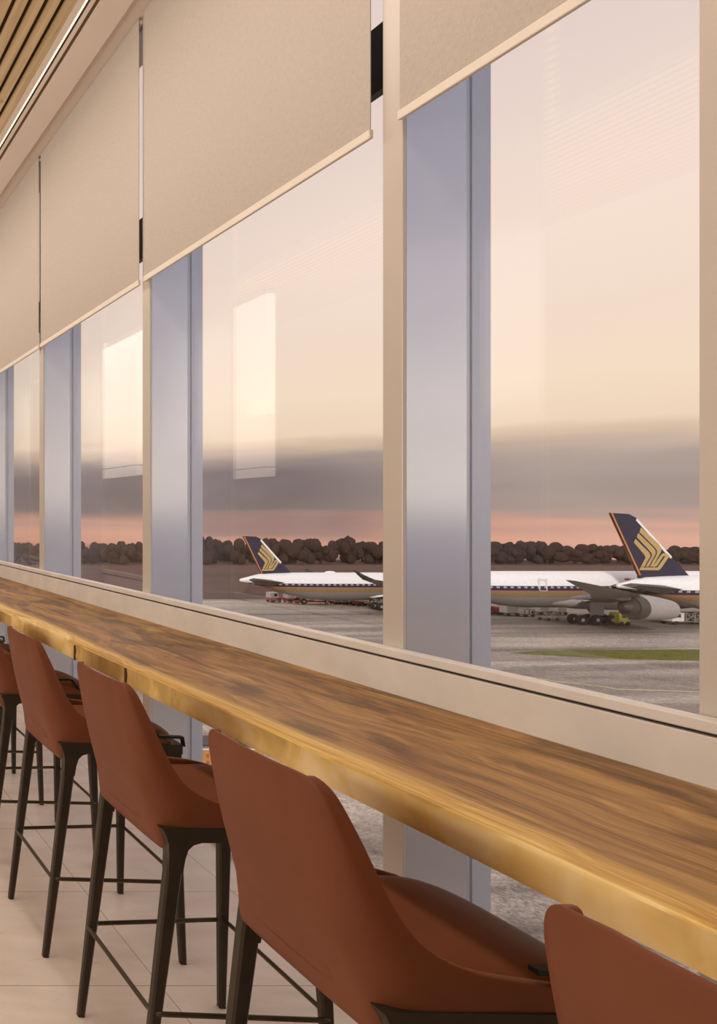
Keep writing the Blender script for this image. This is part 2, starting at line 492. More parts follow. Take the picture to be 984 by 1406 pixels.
for k, (a, c) in enumerate(((2.309, 3.757), (3.806, 5.255), (5.292, 6.77))): blind(bl[k + 1], a, c)

# ------------------------------------------------------------------ bar stools
def make_stool():
    root = empty('bar_stool', (0, 0, 0))
    D = -1.2
    rows = [(1.139, .914, .934, .130, .016), (1.136, .912, .939, .146, .020), (1.127, .9115, .946, .160, .024), (1.112, .912, .954, .170, .027), (1.085, .9145, .964, .179, .028),
            (1.04, .921, .984, .187, .029), (.98, .932, 1.006, .195, .028), (.92, .945, 1.034, .201, .026), (.885, .953, 1.060, .204, .024),
            (.858, .960, 1.094, .207, .022), (.838, .966, 1.14, .209, .020), (.824, .971, 1.20, .211, .018), (.813, .976, 1.30, .211, .015),
            (.797, .981, 1.37, .211, .012), (.770, .988, 1.405, .210, .010), (.748, .993, 1.405, .208, .008), (.700, 1.002, 1.40, .204, .006)]
    bm = bmesh.new(); grid = []
    for ri, (h, xb, xr, w, cc) in enumerate(rows):
        d = xr - xb
        rx = max(0.004, min(0.085, (d - cc) * 0.85)); rz = min(0.085, w * 0.42) if ri < 12 else 0.085 - 0.0115 * (ri - 11)
        half = []
        for i in range(6):                                   # half of the back
            t = i / 5.0; z = (w - rz) * t
            half.append((xb + cc * (z / w) ** 3, z))
        x0 = xb + cc * ((w - rz) / w) ** 3
        for i in range(1, 7):
            a = PI / 2 * i / 6
            half.append((x0 + rx * (1 - math.cos(a)), w - rz + rz * math.sin(a)))
        xs = x0 + rx
        for i in range(1, 8):
            half.append((xs + max(0.0015 * i, (xr - xs) * i / 7.0), w))
        full = [(x, -z) for x, z in reversed(half)] + half[1:]
        line = []
        for x, z in full:
            hh = h
            if ri >= 15:                                     # hem: lower at the back than at the sides
                s = max(0.0, min(1.0, (x - xb - 0.05) / 0.08)); s = s * s * (3 - 2 * s)
                hh = (0.738, 0.700)[ri - 15] * (1 - s) + (0.766, 0.757)[ri - 15] * s
            line.append(bm.verts.new((x + D, z, hh)))
        grid.append(line)
    for a, b2 in zip(grid, grid[1:]):
        for i in range(len(a) - 1):
            bm.faces.new((a[i], a[i + 1], b2[i + 1], b2[i]))
    bmesh.ops.recalc_face_normals(bm, faces=bm.faces[:])
    # make sure normals point away from the seat
    fc = min(bm.faces, key=lambda f: f.calc_center_median().x)
    if fc.normal.x > 0: bmesh.ops.reverse_faces(bm, faces=bm.faces[:])
    me = bpy.data.meshes.new('shell'); bm.to_mesh(me); bm.free()
    me.materials.append(M['leather'])
    for p in me.polygons: p.use_smooth = True
    sh = bpy.data.objects.new('shell', me); COL.objects.link(sh); sh.parent = root
    so = sh.modifiers.new('thickness', 'SOLIDIFY'); so.thickness = 0.020; so.offset = -1
    ss = sh.modifiers.new('smooth', 'SUBSURF'); ss.levels = 1; ss.render_levels = 1
    # seat cushion
    def ring(z, s, n=48, dx=0.0):
        out = []
        for k in range(n):
            a = 2 * PI * k / n
            c, s_ = math.cos(a), math.sin(a)
            px = math.copysign(abs(c) ** (2 / 4.2), c); py = math.copysign(abs(s_) ** (2 / 4.2), s_)
            x = 1.215 + 0.232 * s * px + dx; y = 0.196 * s * py
            zz = z
            if s > 0.3: zz += 0.012 * max(0, (1.10 - x)) / 0.1 * (z > 0.77)
            zz -= 0.018 * max(0, (x - 1.33) / 0.115) ** 2 * (z > 0.77)
            out.append((x + D, y, zz))
        return out
    prof = [(.748, .90), (.750, .965), (.760, .992), (.772, 1.0), (.786, .995), (.798, .97), (.806, .91), (.811, .78), (.812, .5), (.811, .2)]
    MB().loft([ring(z, s) for z, s in prof]).build('seat_cushion', M['leather'], root, True, 60)
    # metal seat rim showing at the front
    rim = MB()
    pts = []
    for k in range(-10, 11):
        a = PI / 2 * k / 10
        c, s_ = math.cos(a), math.sin(a)
        pts.append((1.215 + 0.236 * abs(c) ** (2 / 4.2) + D, 0.196 * math.copysign(abs(s_) ** (2 / 4.2), s_), 0.757))
    rim.tube(pts, 0.006, 6).build('seat_rim', M['rim'], root, True)
    # under-seat frame
    fr = MB()
    fr.box(-0.185, 0.215, -0.172, 0.172, 0.742, 0.751)
    for s in (-1, 1):
        y0, y1 = sorted((s * 0.180, s * 0.2125))
        tongue = [(-0.202, 0.768), (-0.190, 0.772)] if s < 0 else [(-0.160, 0.772)]
        heel = [(-0.188, 0.655), (-0.186, 0.70), (-0.187, 0.73), (-0.194, 0.752)] if s < 0 else [(-0.180, 0.655), (-0.170, 0.70), (-0.162, 0.74)]
        fr.prism(tongue + [(-0.120, 0.772), (0.235, 0.766), (0.229, 0.68), (0.188, 0.68), (0.185, 0.708), (0.177, 0.724), (0.160, 0.734),
                  (-0.100, 0.734), (-0.122, 0.728), (-0.136, 0.715), (-0.144, 0.690), (-0.150, 0.655)] + heel, 'y', y0, y1)
    fr.prism([(-0.206, 0.766), (0.206, 0.766), (0.206, 0.730), (-0.206, 0.730)], 'x', 0.212, 0.240)
    fr.prism([(-0.180, 0.752), (0.180, 0.752), (0.180, 0.728), (-0.180, 0.728)], 'x', -0.155, -0.135)
    fr.build('seat_frame', M['bronze'], root)
    # side brackets: flat strip bending down to the front rail
    for s in (-1,):
        y0, y1 = sorted((s * 0.196, s * 0.214))
        MB().prism([(0.05, 0.834), (0.108, 0.834), (0.118, 0.830), (0.146, 0.792), (0.235, 0.787), (0.240, 0.760), (0.246, 0.760),
                    (0.240, 0.795), (0.152, 0.800), (0.124, 0.838), (0.108, 0.843), (0.05, 0.843)], 'y', y0, y1).build('side_bracket', M['black_metal'], root)
    # legs: tapered, rounded-square section, with a flared head
    def leg(bx, by, tx, ty, flare):
        rings = []
        for t, sx_, sy in ((0.0, .0105, .0100), (0.02, .0115, .0110), (0.35, .0150, .0125), (0.7, .0185, .0145), (0.90, .0205, .0152), (1.0, .0205, .0152)):
            z = 0.740 * t
            cx = bx + (tx - bx) * t; cy = by + (ty - by) * t
            ex = 0.0
            x0, x1 = cx - sx_ + (ex if flare > 0 else 0), cx + sx_ - (ex if flare < 0 else 0)
            y0, y1 = cy - sy, cy + sy
            c = 0.005
            rings.append([(x0 + c, y0, z), (x1 - c, y0, z), (x1, y0 + c, z), (x1, y1 - c, z), (x1 - c, y1, z), (x0 + c, y1, z), (x0, y1 - c, z), (x0, y0 + c, z)])
        lg = MB().loft(rings).build('leg', M['bronze'], root)
        MB().box(bx - .010, bx + .010, by - .009, by + .009, 0.0, 0.004).build('foot_glide', M['black_metal'], lg)
    FB, TB = (-0.250, 0.197), (-0.160, 0.197)
    FF, TF = (0.222, 0.238), (0.206, 0.197)
    for s in (-1, 1):
        leg(FB[0], s * FB[1], TB[0], s * TB[1], 1)
        leg(FF[0], s * FF[1], TF[0], s * TF[1], -1)
    # footrest ring at 0.285
    q = 0.285 / 0.740
    bx = FB[0] + (TB[0] - FB[0]) * q; by = FB[1] + (TB[1] - FB[1]) * q
    fx = FF[0] + (TF[0] - FF[0]) * q; fy = FF[1] + (TF[1] - FF[1]) * q
    cs = [(bx - .012, -by - .012), (fx + .012, -fy - .012), (fx + .012, fy + .012), (bx - .012, by + .012)]
    pts = []
    r = 0.03
    for i in range(4):
        p = Vector(cs[i]); a = Vector(cs[i - 1]); b2 = Vector(cs[(i + 1) % 4])
        p0 = p + (a - p).normalized() * r; p1 = p + (b2 - p).normalized() * r
        for k in range(7):
            t = k / 6
            w = p0 * (1 - t) ** 2 + p * 2 * t * (1 - t) + p1 * t * t
            pts.append((w.x, w.y, 0.285))
    MB().tube(pts, 0.0068, 10, closed=True).build('footrest_ring', M['bronze_light'], root, True, 0)
    return root

stool_labels = [
    'rust leather bar stool cut by the bottom right corner, only its backrest top showing',
    'largest rust leather bar stool, front centre, its backrest and seat filling the bottom middle',
    'rust leather bar stool left of the largest stool, its whole footrest ring in view',
    'rust leather bar stool whose backrest tip stands left of the dark counter joint',
    'rust leather bar stool at the left edge, behind the stool left of the counter joint',
    'bar stool mostly hidden at the left edge, only its front legs showing over the tiles',
    'farthest bar stool at the left edge, only a thin leg showing']
proto = make_stool()
cy = [0.718, 1.416, 2.117, 2.820, 3.520, 4.222, 4.922]
for i, y in enumerate(cy):
    s = proto if i == 0 else copy_tree(proto)
    s.location = (1.2, y, 0.0)
    s.rotation_euler = (0, 0, 0)
    tag(s, stool_labels[i], 'bar stool', 'rust leather bar stools along the counter')

# ------------------------------------------------------------------ white panels hung in the lounge, glow added so the glass mirrors them
def hanging_panel(label, x, y0, y1, z0, z1):
    t = empty('hanging_panel', (x, (y0 + y1) / 2, z0))
    tag(t, label, 'panel', 'white slab panels with added glow hanging in the lounge')
    h = (y1 - y0) / 2
    MB().box(-0.05, 0.05, -h, h, 0.11, z1 - z0, 0.006).build('panel_body', M['panel_glow'], t)
    MB().box(-0.05, 0.05, -h, h, 0.0, 0.10, 0.004).build('bottom_rail', M['panel_glow'], t)
    MB().box(-0.04, 0.04, -h + 0.02, h - 0.02, 0.10, 0.11).build('gap', M['gasket'], t)
    for s in (-1, 1):
        MB().tube([(0, s * h * 0.7, z1 - z0), (0, s * h * 0.7, ZC - z0)], 0.006, 8).build('rod', M['black_metal'], t)
hanging_panel('white slab panel with added glow, mirrored in the middle window', -1.26, 8.15, 8.97, 2.0, 4.05)
hanging_panel('white slab panel with added glow, mirrored in the third window from the right', 0.37, 7.8, 8.9, 2.0, 3.58)

# ------------------------------------------------------------------ outdoors
HC = 18.0
ZG = H - HC
def P(px, py, Y):                       # a point seen at a pixel of the photograph, at distance Y
    return ((px - CX) * Y / F, Y, H - (py - CY) * Y / F)

def slab(name, mat, poly, z, label, cat, th=0.3):
    return struct(MB().prism(poly, 'z', z - th, z).build(name, mat), label, cat)
slab('ground', M['apron'], [(-200, -150), (700, -150), (700, 150), (-200, 150)], ZG, 'grey streaked airport apron', 'ground')
slab('field', M['field'], [(-200, 150), (700, 150), (700, 275), (-200, 275)], ZG - 0.02, 'dark brown field beyond the apron', 'ground')
ga = []
for px, py in ((700, 897), (740, 893.5), (800, 892.5), (960, 892), (1300, 892), (1300, 908), (960, 907.5), (850, 905), (770, 901)):
    Y = HC * F / (py - CY); q = P(px, py, Y); ga.append((q[0], q[1]))
tag(MB().prism(ga, 'z', ZG - 0.05, ZG + 0.03).build('grass_strip', M['grass']), 'long tapering strip of green grass on the apron before the aircraft', 'grass', kind='stuff')
# worn yellow guide line
yl = empty('guide_line', (0, 0, ZG)); struct(yl, 'worn yellow painted guide line on the apron near the window', 'marking')
b = MB()
pts = [(700, 925), (760, 935), (830, 943), (845, 946), (960, 950)]
gp = []
for px, py in pts:
    Y = HC * F / (py - CY); q = P(px, py, Y); gp.append(Vector((q[0], q[1])))
for a, c in zip(gp, gp[1:]):
    d = (c - a).normalized(); n = Vector((-d.y, d.x)) * 0.11
    b.prism([tuple(a + n), tuple(a - n), tuple(c - n), tuple(c + n)], 'z', -0.05, 0.012)
b.build('paint', M['paint_yellow'], yl)

# --- trees
def blob_mesh(seed):
    rnd = random.Random(seed)
    bm = bmesh.new()
    for k in range(13):
        c = Vector((rnd.uniform(-.62, .62), rnd.uniform(-.5, .5), rnd.uniform(.18, .74)))
        r = rnd.uniform(.22, .34) * (1.1 - 0.35 * abs(c.x))
        m = Matrix.Translation(c) @ Matrix.Diagonal((r * 1.15, r, r * 0.82, 1))
        bmesh.ops.create_icosphere(bm, subdivisions=2, radius=1.0, matrix=m)
    for v in bm.verts:
        n = mnoise.noise(v.co * 5 + Vector((seed, 0, 0))) * 0.09
        v.co += (v.co - Vector((0, 0, .5))).normalized() * n
        v.co.z = max(v.co.z, 0.03)
    me = bpy.data.meshes.new('crown'); bm.to_mesh(me); bm.free()
    me.materials.append(M['tree'])
    return me
crowns = [blob_mesh(i * 13 + 5) for i in range(6)]
tb = bmesh.new()
bmesh.ops.create_cone(tb, segments=8, radius1=.06, radius2=.04, depth=.5, cap_ends=True, matrix=Matrix.Translation((0, 0, .25)))
tm = bpy.data.meshes.new('trunk'); tb.to_mesh(tm); tb.free(); tm.materials.append(M['trunk'])
def treetop(px):                        # top of the tree band as the photo shows it
    pts = [(-300, 742), (0, 741), (60, 742), (110, 742), (195, 743), (270, 731), (300, 738), (345, 738), (400, 738), (445, 739), (480, 736), (500, 741), (525, 743),
           (600, 742), (660, 744), (690, 743), (715, 742), (738, 738), (755, 743), (765, 748), (800, 744), (825, 747), (850, 748), (905, 745), (925, 751), (950, 750), (1000, 747), (1400, 745)]
    for (a, ya), (c, yc) in zip(pts, pts[1:]):
        if a <= px <= c: return ya + (yc - ya) * (px - a) / (c - a)
    return 745
rnd = random.Random(3)
px = -70.0
ti = 0
while px < 1090:
    Y = (251.5, 263.5)[ti % 2] + rnd.uniform(-0.4, 0.4)
    X = (px - CX) * Y / F
    top = treetop(px) + rnd.uniform(-1.0, 2.0)
    hgt = H - (top - CY) * Y / F - ZG
    wid = rnd.uniform(4.5, 5.3)
    t = empty('tree', (X, Y, ZG - 0.02), 0)
    for nm, me in (('crown', crowns[ti % 6]), ('trunk', tm)):
        o = bpy.data.objects.new(nm, me); COL.objects.link(o); o.parent = t
        if nm == 'crown': o.scale = (wid, wid, hgt); o.rotation_euler = (0, 0, rnd.uniform(0, 6.28))
        else: o.scale = (6, 6, hgt)
    tag(t, 'dark rounded tree in the silhouetted tree line along the horizon', 'tree', 'trees of the dark tree line on the horizon')
    px += rnd.uniform(18.0, 21.0); ti += 1

# --- aircraft
EMB = [[(270, 60), (640, 410), (685, 490), (688, 560), (545, 815), (515, 875), (455, 875), (597, 620), (597, 540), (550, 475), (238, 160)],
       [(545, 835), (700, 615), (740, 595), (800, 600), (880, 685), (835, 690), (690, 905), (640, 950), (230, 950), (275, 893), (610, 893), (780, 655), (730, 662), (600, 860), (560, 880), (515, 880)],
       [(215, 180), (530, 490), (570, 545), (570, 615), (425, 878), (365, 878), (492, 670), (497, 615), (455, 555), (182, 265)],
       [(155, 300), (430, 575), (465, 625), (460, 670), (335, 878), (275, 889), (232, 948), (360, 700), (362, 680), (330, 620), (120, 375)]]
FINR = [(836.7, 704.2), (867, 706.0), (943.3, 789.5), (875.8, 789.5)]       # TE top, LE top, LE foot, TE foot
def affine(src, dst):
    (x0, y0), (x1, y1), (x2, y2) = src
    (u0, v0), (u1, v1), (u2, v2) = dst
    det = (x1 - x0) * (y2 - y0) - (x2 - x0) * (y1 - y0)
    def f(p):
        a = ((p[0] - x0) * (y2 - y0) - (x2 - x0) * (p[1] - y0)) / det
        c = ((x1 - x0) * (p[1] - y0) - (p[0] - x0) * (y1 - y0)) / det
        return (u0 + a * (u1 - u0) + c * (u2 - u0), v0 + a * (v1 - v0) + c * (v2 - v0))
    return f

def aircraft(label, Y, tail_px, top_py, bot_py, fin_px, length_d, tip_f=0.72, stab=(-.3, .05)):
    s = Y / F
    X0 = (tail_px - CX) * s
    Zt = H - (top_py - CY) * s - ZG; Zb = H - (bot_py - CY) * s - ZG
    d = Zt - Zb
    root = empty('airliner', (X0, Y, ZG))
    tag(root, label, 'aircraft')
    loc = lambda p, YY=Y: ((p[0] - CX) * YY / F - X0, H - (p[1] - CY) * YY / F - ZG)
    # fuselage
    L = length_d * d
    sec = [(0.0, .05, tip_f), (0.03, .10, tip_f), (0.25, .20, tip_f + .01), (0.7, .42, .735), (1.2, .63, .66), (1.8, .82, .585), (2.4, .94, .53), (3.0, 1.0, .5)]
    rings = []
    n = 28
    xs = [(a * d, w, zc) for a, w, zc in sec] + [(L - 1.6 * d, 1.0, .5), (L - 1.1 * d, .95, .475), (L - .6 * d, .78, .43), (L - .25 * d, .54, .385), (L - .06 * d, .25, .355), (L, .04, .345)]
    for x, w, zc in xs:
        r = w * d / 2; c = Zb + zc * d
        rings.append([(x, r * math.cos(2 * PI * k / n), c + r * math.sin(2 * PI * k / n)) for k in range(n)])
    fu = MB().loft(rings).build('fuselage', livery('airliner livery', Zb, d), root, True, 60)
    MB().loft([[(x, r * 1.01 * math.cos(2 * PI * k / 16), Zb + zc * d + r * 1.01 * math.sin(2 * PI * k / 16)) for k in range(16)]
               for x, r, zc in ((-0.02, .015 * d, tip_f), (.03 * d, .054 * d, tip_f), (.24 * d, .098 * d, tip_f + .01))]).build('tail_cone', M['white'], fu, True)
    # fin
    fp = [loc(p) for p in fin_px]
    def fin_y(t): return 0.16 * (1 - t) + 0.05 * t          # half thickness
    def lerp2(a, c, t): return (a[0] + (c[0] - a[0]) * t, a[1] + (c[1] - a[1]) * t)
    TEt, LEt, LEf, TEf = fp
    LEt2 = lerp2(LEt, LEf, 0.06); LEt1 = lerp2(LEt, TEt, 0.18)
    foot = -0.5 * (d / 6)
    poly = [TEt, LEt1, LEt2, LEf, (LEf[0], LEf[1] + foot), (TEf[0], TEf[1] + foot), TEf]
    fin = MB().prism(poly, 'y', -0.16, 0.16).build('fin', M['navy'], root)
    ew = 0.07
    MB().prism([TEt, lerp2(TEt, LEt, ew), lerp2(TEf, LEf, ew * .45), TEf], 'y', -0.19, 0.19).build('trailing_edge', M['orange'], fin)
    a = lerp2(LEt, LEf, .07); c = lerp2(LEt, LEf, .70)
    MB().prism([a, (a[0] - .16, a[1] - .30), (c[0] - .22, c[1] - .30), c], 'y', -0.19, 0.19).build('leading_edge', M['white'], fin)
    A = affine([FINR[0], FINR[2], FINR[3]], [fin_px[0], fin_px[2], fin_px[3]])
    eb = MB()
    for pl in EMB:
        q = [loc(A((860 + u / 15.14, 720 + v / 15.14))) for u, v in pl]
        eb.prism(q, 'y', -0.20, -0.165); eb.prism(q, 'y', 0.165, 0.20)
    tag(eb.build('emblem', M['gold'], fin), 'gold stylised bird emblem')
    # tailplanes
    if stab:
        for sg in (-1, 1):
            zr = Zb + .62 * d
            def prof(x0, x1, z, y, th):
                m = (x0 + x1) / 2
                return [(x0, y, z), (m, y, z + th), (x1, y, z), (m, y, z - th)]
            t0, t1 = stab if sg < 0 else (.70, 1.05)
            rr = [prof(0.42 * d, 1.75 * d, zr, sg * .18 * d, .12 * d), prof(t0 * d, t1 * d, zr + (.21 if sg < 0 else .05) * d, sg * .95 * d, .05 * d)]
            MB().loft(rr).build('tailplane', M['tailplane'], root)
    return root, X0, d, Zb, loc, fu

def wing_part(root, X0, Yf, pts, mat, name='wing'):
    """pts: (x0, x1, y, z0, z1, thickness) stations, world X/Y; z above the apron"""
    rr = []
    for x0, x1, y, z0, z1, th in pts:
        dx = x1 - x0
        rr.append([(x0 - X0, y - Yf, z0), (x0 + .45 * dx - X0, y - Yf, z0 + .45 * (z1 - z0) + th * .6), (x0 + .85 * dx - X0, y - Yf, z1 + th * .45),
                   (x1 - X0, y - Yf, z1), (x0 + .8 * dx - X0, y - Yf, z1 - th * .5), (x0 + .4 * dx - X0, y - Yf, z0 + .4 * (z1 - z0) - th * .45)])
    return MB().loft(rr).build(name, mat, root, False)

def bogie(root, X0, Yf, x0, x1, ytop, axles, rad, y, ztop):
    gear = MB()
    xc = (x0 + x1) / 2
    gear.tube([(xc - X0, y - Yf, rad), (xc + .3 - X0, y - Yf, ztop)], 0.26, 10)
    gear.tube([(x0 + rad - X0, y - Yf, rad), (x1 - rad - X0, y - Yf, rad)], 0.2, 8)
    gear.tube([(xc - 1.6 - X0, y - Yf, ztop - .2), (xc - .1 - X0, y - Yf, rad + .9)], 0.14, 8)
    gear.box(xc - .9 - X0, xc + 1.3 - X0, y - Yf - .55, y - Yf - .5, rad + .7, ztop - .1)
    g = gear.build('landing_gear', M['steel'], root)
    for k in range(axles):
        x = x0 + rad + (x1 - x0 - 2 * rad) * k / max(1, axles - 1)
        for dy in (-.62, .62):
            wv = MB().disc((x - X0, y - Yf + dy, rad), rad, .52, 'y', 18).build('wheel', M['tyre'], g, True)
            MB().disc((x - X0, y - Yf + dy, rad), rad * .42, .56, 'y', 12).build('hub', M['hub'], g, True)

def nacelle(root, X0, Yf, x0, x1, y, zc, r):
    L = x1 - x0
    n = 24
    st = [(-.16, .16), (-.02, .34), (0.0, .52), (.02, .86), (.12, .95), (.25, 1.0)]
    core = MB().loft([[(x0 + a * L - X0, y - Yf + r * w * math.cos(2 * PI * k / n), zc + .05 * r + r * w * math.sin(2 * PI * k / n)) for k in range(n)] for a, w in [(-.20, .20), (-.05, .40), (.02, .80), (.10, .82)]])
    core.build('exhaust_cone', M['nacelle_dark'], root, True)
    band = MB().loft([[(x0 + a * L - X0, y - Yf + r * w * math.cos(2 * PI * k / n), zc + r * w * math.sin(2 * PI * k / n)) for k in range(n)] for a, w in [(.0, .84), (.10, .90), (.20, .945), (.205, .93)]])
    band.build('exhaust_band', M['nacelle_dark'], root, True)
    cw = MB().loft([[(x0 + a * L - X0, y - Yf + r * w * math.cos(2 * PI * k / n), zc + c * r + r * w * math.sin(2 * PI * k / n)) for k in range(n)]
                    for a, w, c in [(.19, .95, 0), (.3, 1.0, 0), (.5, .965, -.03), (.75, .86, -.10), (.93, .77, -.155), (.985, .735, -.17), (1.0, .69, -.175), (.97, .64, -.175)]])
    cw.build('engine_cowling', M['nacelle'], root, True)
    MB().loft([[(x0 + a * L - X0, y - Yf + r * w * math.cos(2 * PI * k / n), zc - .175 * r + r * w * math.sin(2 * PI * k / n)) for k in range(n)]
               for a, w in [(.965, .63), (.968, .2)]]).build('intake_fan', M['nacelle_dark'], root, True)

# left aircraft, whole tail in view
FINL = [(333.4, 736.0), (354.5, 736.8), (398.7, 786.6), (358.5, 788.0)]
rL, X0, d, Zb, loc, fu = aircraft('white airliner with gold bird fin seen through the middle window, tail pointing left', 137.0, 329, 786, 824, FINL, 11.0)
YL = 137.0
wr = (540 + 300) * .135
wing_part(rL, X0, YL, [(wr - 4.0, wr + 7.5, YL - 1.8, 1.9, 2.4, .8), (108.0, 115.5, 127.0, 3.9, 4.3, .4), (96.4, 100.6, 118.0, 6.2, 6.3, .2), (89.4, 91.2, 112.0, 7.6, 7.6, .1)], M['wing'])
MB().loft([[(89.4 - X0, 112 - YL, 7.55), (91.2 - X0, 112 - YL, 7.6), (90.3 - X0, 111.9 - YL, 7.45)],
           [(87.9 - X0, 111.2 - YL, 8.4), (89.0 - X0, 111.2 - YL, 8.35), (88.5 - X0, 111.1 - YL, 8.25)],
           [(86.9 - X0, 110.8 - YL, 9.2), (87.3 - X0, 110.8 - YL, 9.15), (87.1 - X0, 110.7 - YL, 9.1)]]).build('winglet', M['winglet'], rL)
# far wing, its winglet tip just clearing the fuselage
fx = (430 + 300) * .158
wing_part(rL, X0, YL, [(wr - 5.0, wr + 6.0, YL + 1.8, 1.7, 2.4, .9), (fx - 1.0, fx + 2.2, 158.0, 3.9, 4.0, .15)], M['wing'])
MB().loft([[(fx - 1 - X0, 158 - YL, 3.9), (fx + 2.0 - X0, 158 - YL, 4.0), (fx + .5 - X0, 157.9 - YL, 3.8)],
           [(fx - 1.3 - X0, 159 - YL, 5.6), (fx - .4 - X0, 159 - YL, 5.5), (fx - .8 - X0, 158.9 - YL, 5.4)]]).build('winglet', M['winglet'], rL)
# dome antenna and belly fairing
c = loc((453, 786))
MB().loft([[(c[0] + 1.1 * q * math.cos(2 * PI * k / 14) * 1.0, .5 * q * math.sin(2 * PI * k / 14), c[1] - .12 + z) for k in range(14)] for z, q in ((0, 1.0), (.22, .85), (.36, .5), (.40, .1))]).build('antenna_dome', M['white'], rL, True)
c = loc((518, 816.5))
MB().loft([[(c[0] + a, 2.3 * q * math.cos(2 * PI * k / 16) * .9 - .75, c[1] - .1 + .78 * q * math.sin(2 * PI * k / 16)) for k in range(16)] for a, q in ((-4.8, .05), (-3, .55), (0, .9), (6, 1.0), (12, .8), (15, .1))]).build('belly_fairing', M['white'], rL, True)
bogie(rL, X0, YL, (513 + 300) * .1335, (513 + 300) * .1335 + 3.1, 0, 2, .72, 133.5, 2.2)

# near aircraft: fuselage, wing, engine and gear in the right window
FINM = [(555, 712), (582, 713), (640, 784), (590, 785)]
YM = 121.5
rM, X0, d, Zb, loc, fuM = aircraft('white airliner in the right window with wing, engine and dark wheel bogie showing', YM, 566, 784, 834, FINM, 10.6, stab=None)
wxr = (1180) * .1170
tipx, tipy, tipz = P(776, 796.5, 95.0)
tz = tipz - ZG
wing_part(rM, X0, YM, [(wxr - 7.5, wxr + 6.0, YM - 2.0, 3.1, 4.3, 1.1), (wxr - 15.0, wxr - 6.8, 110.5, 4.6, 5.2, .7), (wxr - 25.5, wxr - 20.0, 101.5, 6.6, 6.9, .35), (tipx, tipx + 1.3, 95.0, tz, tz - .1, .08)], M['wing'])
# flap fairings hanging behind the wing
for px, py, Y in ((826, 822, 112.5), (803, 820, 110.5)):
    q = P(px, py, Y)
    MB().loft([[(q[0] - X0 + a, Y - YM + .35 * w * math.cos(2 * PI * k / 12), q[2] - ZG + .45 * w * math.sin(2 * PI * k / 12) + a * .05) for k in range(12)] for a, w in ((-2.6, .05), (-1.2, .7), (1.0, 1.0), (3.6, .6), (4.4, .1))]).build('flap_fairing', M['wing'], rM, True)
c = loc((792, 821))
MB().loft([[(c[0] + a, 2.2 * q * math.cos(2 * PI * k / 18) - 1.2, c[1] - .3 + 1.55 * q * math.sin(2 * PI * k / 18)) for k in range(18)] for a, q in ((-9.5, .05), (-6, .55), (-2, .85), (4, 1.0), (14, .95), (20, .6), (23, .05))]).build('belly_fairing', M['nacelle'], rM, True)
q0 = P(864, 834, 107.5); q1 = P(921, 834, 107.5)
nacelle(rM, X0, YM, q0[0], q1[0] - .2, 107.5, q0[2] - ZG, 1.88)
MB().prism([(q0[0] - X0 - 1.5, q0[2] - ZG + 1.0), (q0[0] - X0 + 3.2, q0[2] - ZG + 1.4), (q0[0] - X0 + 1.8, q0[2] - ZG + 1.95), (q0[0] - X0 - 3.2, q0[2] - ZG + 2.4), (q0[0] - X0 - 5.2, q0[2] - ZG + 2.2)], 'y', 107.3 - YM, 107.7 - YM).build('engine_pylon', M['wing'], rM)
g0 = P(785, 850, 116.6); g1 = P(840, 850, 116.6)
bogie(rM, X0, YM, g0[0], g1[0], 0, 3, .82, 116.6, 4.0)
# service door outline and red lettering low on the white band
c = loc((746, 803), 118.5)
db = MB()
for a0, a1, b0, b1 in ((-.62, -.56, -1.0, 1.0), (.56, .62, -1.0, 1.0), (-.62, .62, .94, 1.0), (-.62, .62, -1.0, -.94)):
    db.box(c[0] + a0 - .1, c[0] + a1 - .1, -3.1, -2.9, c[1] + b0, c[1] + b1)
db.build('door_outline', M['white'], rM)
lt = MB()
yy = 118.45
for k, gl_ in enumerate(('W', 'W', 'W', 'I', '-', 'I')):
    x0, z0 = (857.5 + k * 2.35 - CX) * yy / F - X0, H - (797.2 - CY) * yy / F - ZG
    st = {'W': [((0, .44), (.05, 0)), ((.05, 0), (.11, .3)), ((.11, .3), (.17, 0)), ((.17, 0), (.22, .44))], 'I': [((.1, 0), (.1, .44))], '-': [((.02, .2), (.2, .2))]}[gl_]
    for (a0, b0), (a1, b1) in st:
        lt.tube([(x0 + a0, yy - YM, z0 + b0), (x0 + a1, yy - YM, z0 + b1)], .035, 6)
lt.build('red_lettering', M['red'], rM)

# third aircraft: tail in the right window, nose out of frame
rR, X0, d, Zb, loc, fuR = aircraft('airliner tail with large navy gold-bird fin at right, before the long white fuselage', 114.5, 847, 789.5, 842, FINR, 9.0, 0.715, (-1.0, -.50))

